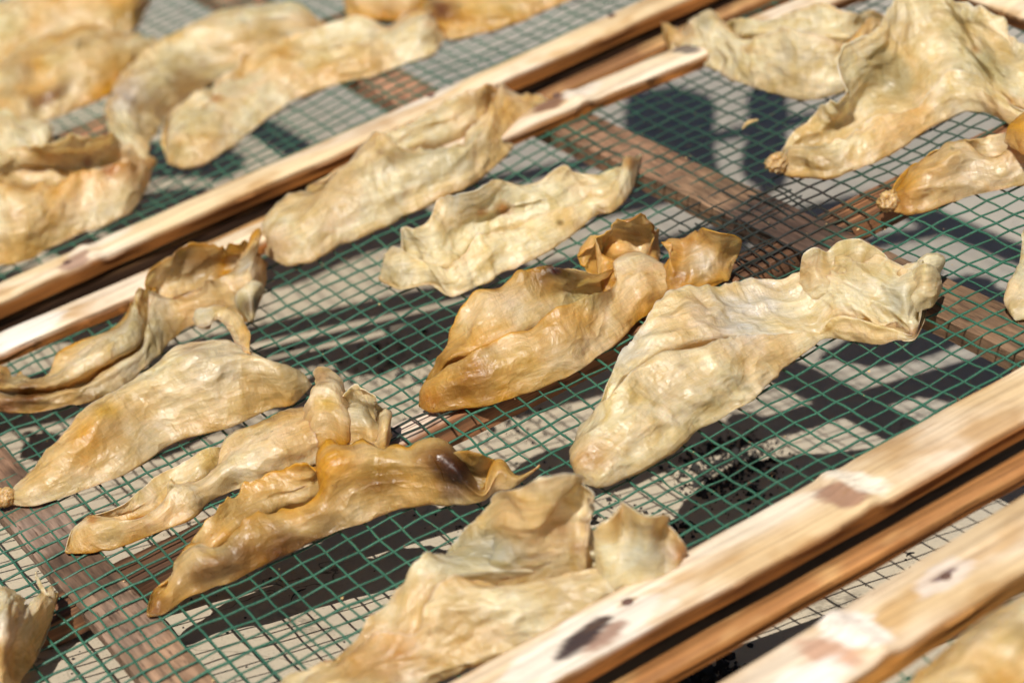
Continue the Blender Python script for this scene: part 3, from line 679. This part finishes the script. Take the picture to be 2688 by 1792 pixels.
maw('brown edged maw at left against the rail, frilled dark crest and second flap', [
    [(-60, 952, -60, 1082), (0, 954, 0, 1080, TR(.55, .6, .8, .9, .5)), (60, 962, 92, 1085, TR(.5, .6, .8, .85, .5)), (130, 955, 160, 1069, TR(.5, .6, .8, .85, .5)), (200, 895, 240, 1052, TR(.55, .6, .8, .9, .45)), (274, 834, 320, 1012, TR(.58, .6, .8, .9, .4)), (331, 789, 395, 950, TR(.6, .6, .85, .9, .4)), (377, 743, 440, 905, ARCH), (434, 686, 490, 862, TR(.5, .7, .45, .35, .8)), (514, 655, 560, 840, TR(.5, .7, .45, .35, .8)), (590, 655, 625, 842, TR(.35, .7, .5, .4, .8)), (660, 642, 668, 830), (699, 690)],
    dict(st=[(655, 842), (640, 770, 655, 845), (662, 748, 664, 842), (667, 800)], z0=.2)],
    amber=.5, tints=[(520, 690, 80, (.34, .18, .06), .8), (480, 670, 40, BR, .7), (60, 1030, 60, BR, .7), (230, 1050, 60, BR, .6), (0, 1075, 60, (.4, .18, .08), .8), (120, 1010, 60, (.45, .22, .04), .5), (660, 800, 50, BR, .8), (400, 890, 60, (.45, .28, .12), .5), (640, 690, 40, CLEAR, .5), (350, 870, 90, (.72, .6, .38), .5), (520, 760, 80, (.78, .62, .38), .5)], edge=1.4, rimc=1.0, brown=.45)
maw('big blurred pale maw at the front leaning on the bamboo rail, tall folded back wall', [
    [(640, 1900, 900, 2020), (754, 1798, 1010, 1910), (905, 1705, 1120, 1806), (1000, 1620, 1220, 1750, TR(.4, .5, .6, .6)), (1050, 1530, 1340, 1714, TR(.25, .55, .62, .6)), (1105, 1475, 1450, 1682, TR(.22, .6, .62, .55)), (1190, 1425, 1550, 1627, TR(.38, .6, .55, .5)), (1330, 1410, 1630, 1583, TR(.5, .6, .5, .42)), (1480, 1420, 1690, 1552, TR(.52, .6, .5, .42)), (1600, 1440, 1735, 1532, TR(.5, .6, .5, .4)), (1700, 1440, 1775, 1512, TR(.5, .6, .5, .4)), (1800, 1470)],
    dict(st=[(1120, 1510), (1192, 1428, 1215, 1545, WL(.85)), (1256, 1350, 1285, 1555, WL(.62)), (1298, 1282, 1330, 1555, WL(.66)), (1362, 1270, 1370, 1550, WL(.92)), (1420, 1255, 1410, 1550, WL(.95)), (1470, 1234, 1460, 1545, WL(.82)), (1522, 1256, 1510, 1530, WL(.72)), (1553, 1312, 1545, 1520, WL(.85)), (1566, 1440)], z0=.3, edge=.8, wr=1.7),
    dict(st=[(1545, 1470), (1590, 1375, 1592, 1545, WL(.8)), (1640, 1318, 1640, 1548, WL(.64)), (1700, 1334, 1695, 1545, WL(.9)), (1745, 1350, 1740, 1535, WL(.7)), (1792, 1420, 1780, 1520, WL(.86)), (1808, 1468)], z0=.3, edge=.8, wr=1.7)],
    amber=.06, tints=[(1215, 1440, 90, GREY, .6), (1310, 1450, 70, GREY, .7), (1470, 1390, 45, (.62, .34, .16), .7), (1520, 1440, 30, (.5, .26, .12), .6), (1790, 1450, 45, (.66, .34, .14), .8), (1010, 1730, 120, (.74, .45, .2), .7), (1200, 1620, 90, (.74, .54, .30), .5), (1700, 1440, 80, (.70, .68, .56), .7), (1500, 1560, 90, (.74, .54, .30), .5), (1380, 1275, 30, (.66, .45, .25), .6)], edge=1.1, wr=1.8, rimc=.2)
maw('blurred pale maw at the bottom left corner, one thin twisted spike standing up', [
    [(-70, 1650), (-50, 1570, -60, 1800), (0, 1552, 0, 1840), (35, 1542, 45, 1790), (70, 1585, 85, 1745), (108, 1548, 112, 1690), (140, 1552, 134, 1620), (152, 1560)],
    dict(st=[(94, 1502), (104, 1516, 96, 1530), (116, 1538, 112, 1556), (128, 1560)], z0=1.5, zs=.5)],
    amber=.15, tints=[(40, 1640, 60, CLEAR, .6), (30, 1740, 60, (.6, .4, .18), .5), (125, 1570, 12, BR, .6)], edge=.6, rimc=.2)
# --- upper right
maw('pale maw at the top right with a narrow hooked tail on the rail, rippled belly', [
    [(1733, 54), (1745, 62, 1752, 100), (1790, 70, 1792, 146), (1845, 46, 1850, 170), (1900, 60, 1905, 196), (1960, 44, 1965, 228, TR(.25, .6, .6, .6, .85)), (2050, 32, 2045, 246, TR(.3, .6, .6, .6, .85)), (2140, 33, 2130, 261, TR(.3, .6, .6, .6, .85)), (2230, 42, 2220, 236, TR(.3, .6, .6, .6, .85)), (2300, 30, 2300, 180), (2360, 90)]],
    amber=.12, tints=[(1960, 130, 18, ORG, .5), (2080, 230, 90, (.7, .48, .22), .5), (1850, 60, 24, BR, .5), (2100, 120, 90, (.82, .74, .55), .5)], edge=.8, wr=1.3, rimc=.6)
maw('largest maw at top right, wide wrinkled sheet ending in a pinched finger with knob', [
    [(2032, 428), (2052, 398, 2064, 455), (2094, 362, 2132, 463), (2144, 322, 2209, 461, TR(.4, .5, .3, .2, .7)), (2190, 255, 2286, 430, TR(.5, .75, .4, .2, .85)), (2232, 150, 2350, 396, TR(.6, .8, .45, .22, .85)), (2300, 60, 2430, 340, TR(.82, .7, .5, .3, .8)), (2370, 0, 2527, 295, TR(.72, .6, .5, .35, .8)), (2470, -30, 2600, 300, TR(.72, .6, .5, .4, .85)), (2560, 20, 2657, 327, TR(.8, .6, .5, .4, .8)), (2640, 72, 2740, 340, TR(.8, .6, .5, .4, .8)), (2740, 130, 2800, 330), (2820, 200)]],
    amber=.22, knots=[(2038, 428, 22, .75)], tints=[(2340, 210, 90, (.50, .44, .28), .75), (2300, 150, 40, (.3, .24, .14), .6), (2600, 170, 80, (.42, .34, .16), .6), (2520, 60, 60, (.6, .46, .22), .5), (2180, 330, 26, (.4, .32, .14), .6), (2150, 420, 60, (.52, .34, .12), .6), (2380, 60, 80, CLEAR, .4), (2655, 265, 12, ORG, .7), (2560, 130, 16, ORG, .7), (2500, 250, 90, CLEAR, .4)], edge=1.2, wr=1.5, rimc=.3)
maw('smooth golden maw at the right edge with a knotted left end, below the largest one', [
    [(2322, 535), (2343, 505, 2345, 556), (2385, 450, 2405, 556), (2440, 415, 2470, 540, ARCH), (2520, 375, 2552, 516, ARCH), (2605, 355, 2640, 496, TR(.4, .6, .6, .6, .85)), (2690, 345, 2720, 478), (2780, 360, 2800, 450), (2840, 400)],
    dict(st=[(2636, 372), (2650, 335, 2668, 395), (2680, 308, 2700, 410), (2740, 300, 2750, 400), (2780, 350)], z0=1.8, zs=.8)],
    amber=.5, knots=[(2334, 528, 22, .55)], tints=[(2380, 540, 60, ORG, .5), (2520, 450, 90, (.80, .68, .46), .6), (2670, 400, 60, ORG, .5), (2500, 392, 7, DK, .8)], edge=.5, wr=.8, rimc=.3)
maw('small pale curl of maw cut off by the right edge above the crossbar', [
    [(2690, 600), (2682, 625, 2760, 650), (2676, 690, 2770, 720), (2656, 750, 2750, 790), (2643, 795, 2715, 828), (2664, 838)]],
    amber=.1, tints=[(2665, 800, 30, (.6, .4, .2), .5)], edge=.5)
# --- on the rack behind
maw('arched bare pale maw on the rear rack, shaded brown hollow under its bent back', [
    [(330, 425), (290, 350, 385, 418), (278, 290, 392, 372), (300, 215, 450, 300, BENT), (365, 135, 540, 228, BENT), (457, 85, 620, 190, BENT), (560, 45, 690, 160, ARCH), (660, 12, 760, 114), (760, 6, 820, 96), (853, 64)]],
    amber=.22, tints=[(330, 250, 70, (.82, .76, .66), .6), (500, 220, 120, (.42, .25, .09), .8), (420, 300, 90, (.42, .25, .12), .7), (700, 90, 60, (.6, .4, .16), .5), (830, 60, 50, (.72, .45, .2), .6)], edge=.4, rimc=.1)  # broad brown spots paint the shade under the bent back
maw('long pale yellow maw on the rear rack nearest its bamboo rail', [
    [(440, 425), (427, 350, 470, 438), (447, 296, 535, 430), (514, 240, 600, 390, TR(.25, .6, .6, .6, .85)), (594, 206, 680, 332), (686, 126, 770, 264, TR(.35, .6, .6, .6, .85)), (780, 91, 880, 222, TR(.35, .6, .5, .45, .85)), (914, 52, 980, 200, TR(.4, .6, .5, .45, .85)), (1029, 69, 1070, 165), (1110, 46, 1130, 142), (1168, 96)]],
    amber=.18, tints=[(570, 260, 20, ORG, .8), (470, 400, 40, (.72, .62, .34), .5), (1130, 60, 20, ORG, .5), (520, 320, 60, (.62, .48, .2), .4), (850, 130, 90, (.85, .78, .5), .5)], edge=.7, rimc=.3)
maw('leaf shaped yellow maw on the rear rack at the left edge, pointed right tip', [
    [(-90, 200, -90, 290), (-20, 168, -20, 296), (50, 130, 57, 306), (110, 100, 120, 318), (185, 74, 200, 285), (260, 70, 274, 252), (330, 84, 343, 208), (385, 100, 388, 160), (425, 116)]],
    amber=.42, tints=[(50, 190, 50, (.55, .4, .26), .6), (330, 180, 70, (.6, .36, .06), .6), (140, 160, 50, (.82, .7, .4), .5)], edge=.5)
maw('blurred yellow maw at the very top left corner, behind the leaf shaped one', [
    [(-90, 20, -90, 190), (0, -10, 0, 180), (80, -50, 95, 142), (180, -80, 190, 102), (290, -80, 282, 88), (360, -60, 345, 82), (397, -5)]],
    amber=.35, tints=[(20, 80, 60, (.82, .72, .42), .6), (345, 40, 50, (.45, .32, .08), .7)], edge=.6)
maw('rumpled golden maw at the left edge on the rear rack, orange stained open end', [
    [(-90, 420, -90, 700), (0, 398, 0, 695, TR(.25)), (60, 386, 57, 690, TR(.3)), (125, 372, 130, 655, TR(.35, .8, .5, .4)), (190, 352, 215, 614, TR(.5, .8, .5, .3)), (265, 348, 285, 585, TR(.5, .8, .5, .3)), (330, 372, 340, 556, T4), (378, 430, 376, 510), (392, 470)]],
    amber=.38, tints=[(230, 425, 22, (.45, .12, .01), .9), (285, 445, 30, (.5, .18, .01), .8), (340, 430, 60, ORG, .6), (30, 560, 30, ORG, .5), (100, 640, 110, (.72, .48, .14), .5)], edge=1.2, wr=1.3)
maw('small crumpled pale maw behind the rumpled golden one at the left edge', [
    [(-80, 290, -80, 400), (0, 285, 0, 410), (50, 300, 60, 415), (110, 320, 118, 410), (146, 372)]],
    amber=.2, tints=[(60, 360, 30, (.4, .3, .15), .5)], edge=1.0, wr=1.3)
maw('yellow maw cut by the top edge of the picture, left of the brown ended one', [
    [(905, -20), (908, -60, 914, 42), (980, -70, 990, 52), (1060, -60, 1072, 54), (1130, 0)]], amber=.5, tints=[(1020, 30, 40, ORG, .4)], edge=.5)
maw('yellow maw with a dark brown left end crossing the top edge of the picture', [
    [(1091, 46), (1125, 10, 1166, 99), (1200, -40, 1257, 89), (1300, -70, 1371, 54), (1400, -100, 1460, 18), (1500, -130, 1560, -30), (1640, -110)]],
    amber=.55, tints=[(1160, 30, 50, (.26, .10, .06), .9), (1300, 30, 90, YEL, .4)], edge=.6)
# --- maw-shaped casters added out of view above the frame, to shade the yard
def lay_caster(label, p0, p1, wid, **k):
    p0, p1 = np.array(p0, float), np.array(p1, float); d = p1-p0; L_ = np.linalg.norm(d); d /= L_; q = np.array((d[1], -d[0]))
    st = []
    for i, t in enumerate((0, .12, .3, .5, .7, .88, 1)):
        c = p0+d*L_*t; hw = wid/2*(.0, .95, 1, .95, 1, .85, .0)[i]
        a = pix(np.array((*(c-q*hw), 1.2 if hw else .2))); b_ = pix(np.array((*(c+q*hw), .1)))
        if hw == 0: st.append((float(a[0]), float(a[1])))
        else: st.append((float(a[0]), float(a[1]), float(b_[0]), float(b_[1])))
    maw(label, [st], **k)
lay_caster('added unseen maw-shaped shadow caster beyond the top edge, nearer of two', (28.5, 17.5), (43, 42), 6.4, amber=.2)
lay_caster('added unseen maw-shaped shadow caster beyond the top edge, farther of two', (33.6, 14.0), (49, 38), 2.8, amber=.3)
# --- front rack corner
maw('out of focus maw at the bottom right corner on the nearest rack', [
    [(2200, 1905, 2600, 2080), (2360, 1798, 2750, 1980), (2457, 1716, 2850, 1900), (2571, 1625, 2950, 1830), (2700, 1548, 3050, 1730), (2860, 1480, 3120, 1600), (3000, 1500)]],
    amber=.3, edge=.2, wr=.7)

# ------------------------------------------------------------------ charcoal crumbs and scraps
def crumbs():
    V = []; Fc = []
    r_ = np.random.default_rng(9)
    ico = np.array([(0, 0, 1), (.9, 0, .2), (0, .9, .1), (-.9, 0, .2), (0, -.9, .1), (0, 0, -.8)])
    f_ = [(0, 1, 2), (0, 2, 3), (0, 3, 4), (0, 4, 1), (5, 2, 1), (5, 3, 2), (5, 4, 3), (5, 1, 4)]
    spots = [(1840, 1810, 60, 700, .14), (1930, 1200, 36, 420, .085), (1880, 1262, 48, 450, .085), (1990, 1165, 26, 160, .06), (1330, 1105, 60, 160, .07), (1560, 1330, 200, 110, .06), (1230, 1330, 90, 60, .07), (1010, 960, 90, 160, .09), (2250, 1620, 200, 90, .05), (1700, 1390, 40, 160, .12), (900, 1560, 350, 200, .035), (300, 1700, 200, 80, .035)]
    for (px, py, sd_, n, sz) in spots:
        c = at(px, py, -10)
        for it in range(3): c = at(px, py, gz(c[0], c[1]))
        for k in range(n):
            x, y = c[0]+r_.normal()*sd_/45, c[1]+r_.normal()*sd_/30
            s = sz*math.exp(r_.normal()*.5); b = len(V)
            R = np.array(Matrix.Rotation(r_.uniform(0, 6.28), 3, Vector(r_.normal(size=3)).normalized()))
            P = (ico*s*r_.uniform(.6, 1.4, size=(6, 3)))@R.T+np.array((x, y, gz(x, y)+s*.3))
            V += P.tolist(); Fc += [tuple(b+i for i in f) for f in f_]
    o = mesh_obj('charcoal_crumbs', V, Fc, M_CHAR, smooth=False)
    tag(o, 'scattered black charcoal crumbs on the cement under the racks', 'charcoal', kind='stuff')
crumbs()
def flakes():
    V = []; Fc = []; r_ = np.random.default_rng(21)
    for k in range(260):
        x, y = r_.uniform(-20, 38), r_.uniform(-35, 4); s_ = .028*math.exp(r_.normal()*.45); b0 = len(V)
        j = r_.integers(2)                       # flakes stay where they catch on a wire
        if j: x = round(x)+r_.normal()*.04
        else: y = round(y)+r_.normal()*.04
        z = sag(x, y, XS, YS)+.06+r_.uniform(0, .05)
        for q in range(4): V.append((x+s_*r_.uniform(.6, 1.6)*math.cos(q*1.57+k), y+s_*r_.uniform(.6, 1.6)*math.sin(q*1.57+k), z+r_.uniform(-.4, .8)*s_))
        V.append((x, y, z+s_*.9)); Fc += [(b0, b0+1, b0+4), (b0+1, b0+2, b0+4), (b0+2, b0+3, b0+4), (b0+3, b0, b0+4), (b0+3, b0+2, b0+1, b0)]
    tag(mesh_obj('skin_flakes', V, Fc, M_STRAW, smooth=False), 'tiny pale skin flakes caught on the green wire of the central rack', 'flakes', kind='stuff')
flakes()
def thread(px, py, ln, ang, label, mat, z=None, cat_='twig', rad=.05):
    c = at(px, py, -9 if z is None else z)
    if z is None:
        for it in range(3): c = at(px, py, gz(c[0], c[1]))
    V = []; Fc = []; k = 5; n = 12
    for i in range(n):
        s = (i/(n-1)-.5)*ln
        x = s*math.cos(ang)-.18*ln*math.cos(i/(n-1)*3.1)*math.sin(ang); y = s*math.sin(ang)+.22*ln*math.sin(i/(n-1)*3.1)
        zz = (gz(c[0]+x, c[1]+y) if z is None else z)+rad
        r2 = rad*(.4+.6*math.sin(i/(n-1)*3.14))
        for q in range(k):
            th = q/k*6.283
            V.append((c[0]+x+r2*math.cos(th)*math.sin(ang), c[1]+y+r2*math.cos(th)*math.cos(ang), zz+r2*math.sin(th)))
    for i in range(n-1):
        for q in range(k): Fc.append((i*k+q, i*k+(q+1) % k, (i+1)*k+(q+1) % k, (i+1)*k+q))
    o = mesh_obj('twig', V, Fc, mat, None, tuple(c))
    tag(o, label, cat_)
thread(785, 1565, 1.1, .9, 'short dark curved fibre lying on the shaded cement at lower left', M_CHAR)
thread(1920, 1480, 1.6, .1, 'thin curved straw on the cement just above the front bamboo rail', M_STRAW, rad=.035)
thread(2390, 1455, .5, .3, 'tiny black twig on the grey cement between the two front rails', M_CHAR)
thread(1970, 332, 1.0, .2, 'small pale scrap of skin caught on the blurred net at upper right', M_STRAW, z=.1, cat_='scrap', rad=.1)

# ------------------------------------------------------------------ stand everything on level ground
for o in bpy.data.objects:
    if o.parent is None and o not in (camo, suno):
        o.matrix_world = TILT @ Matrix.Translation(o.location)
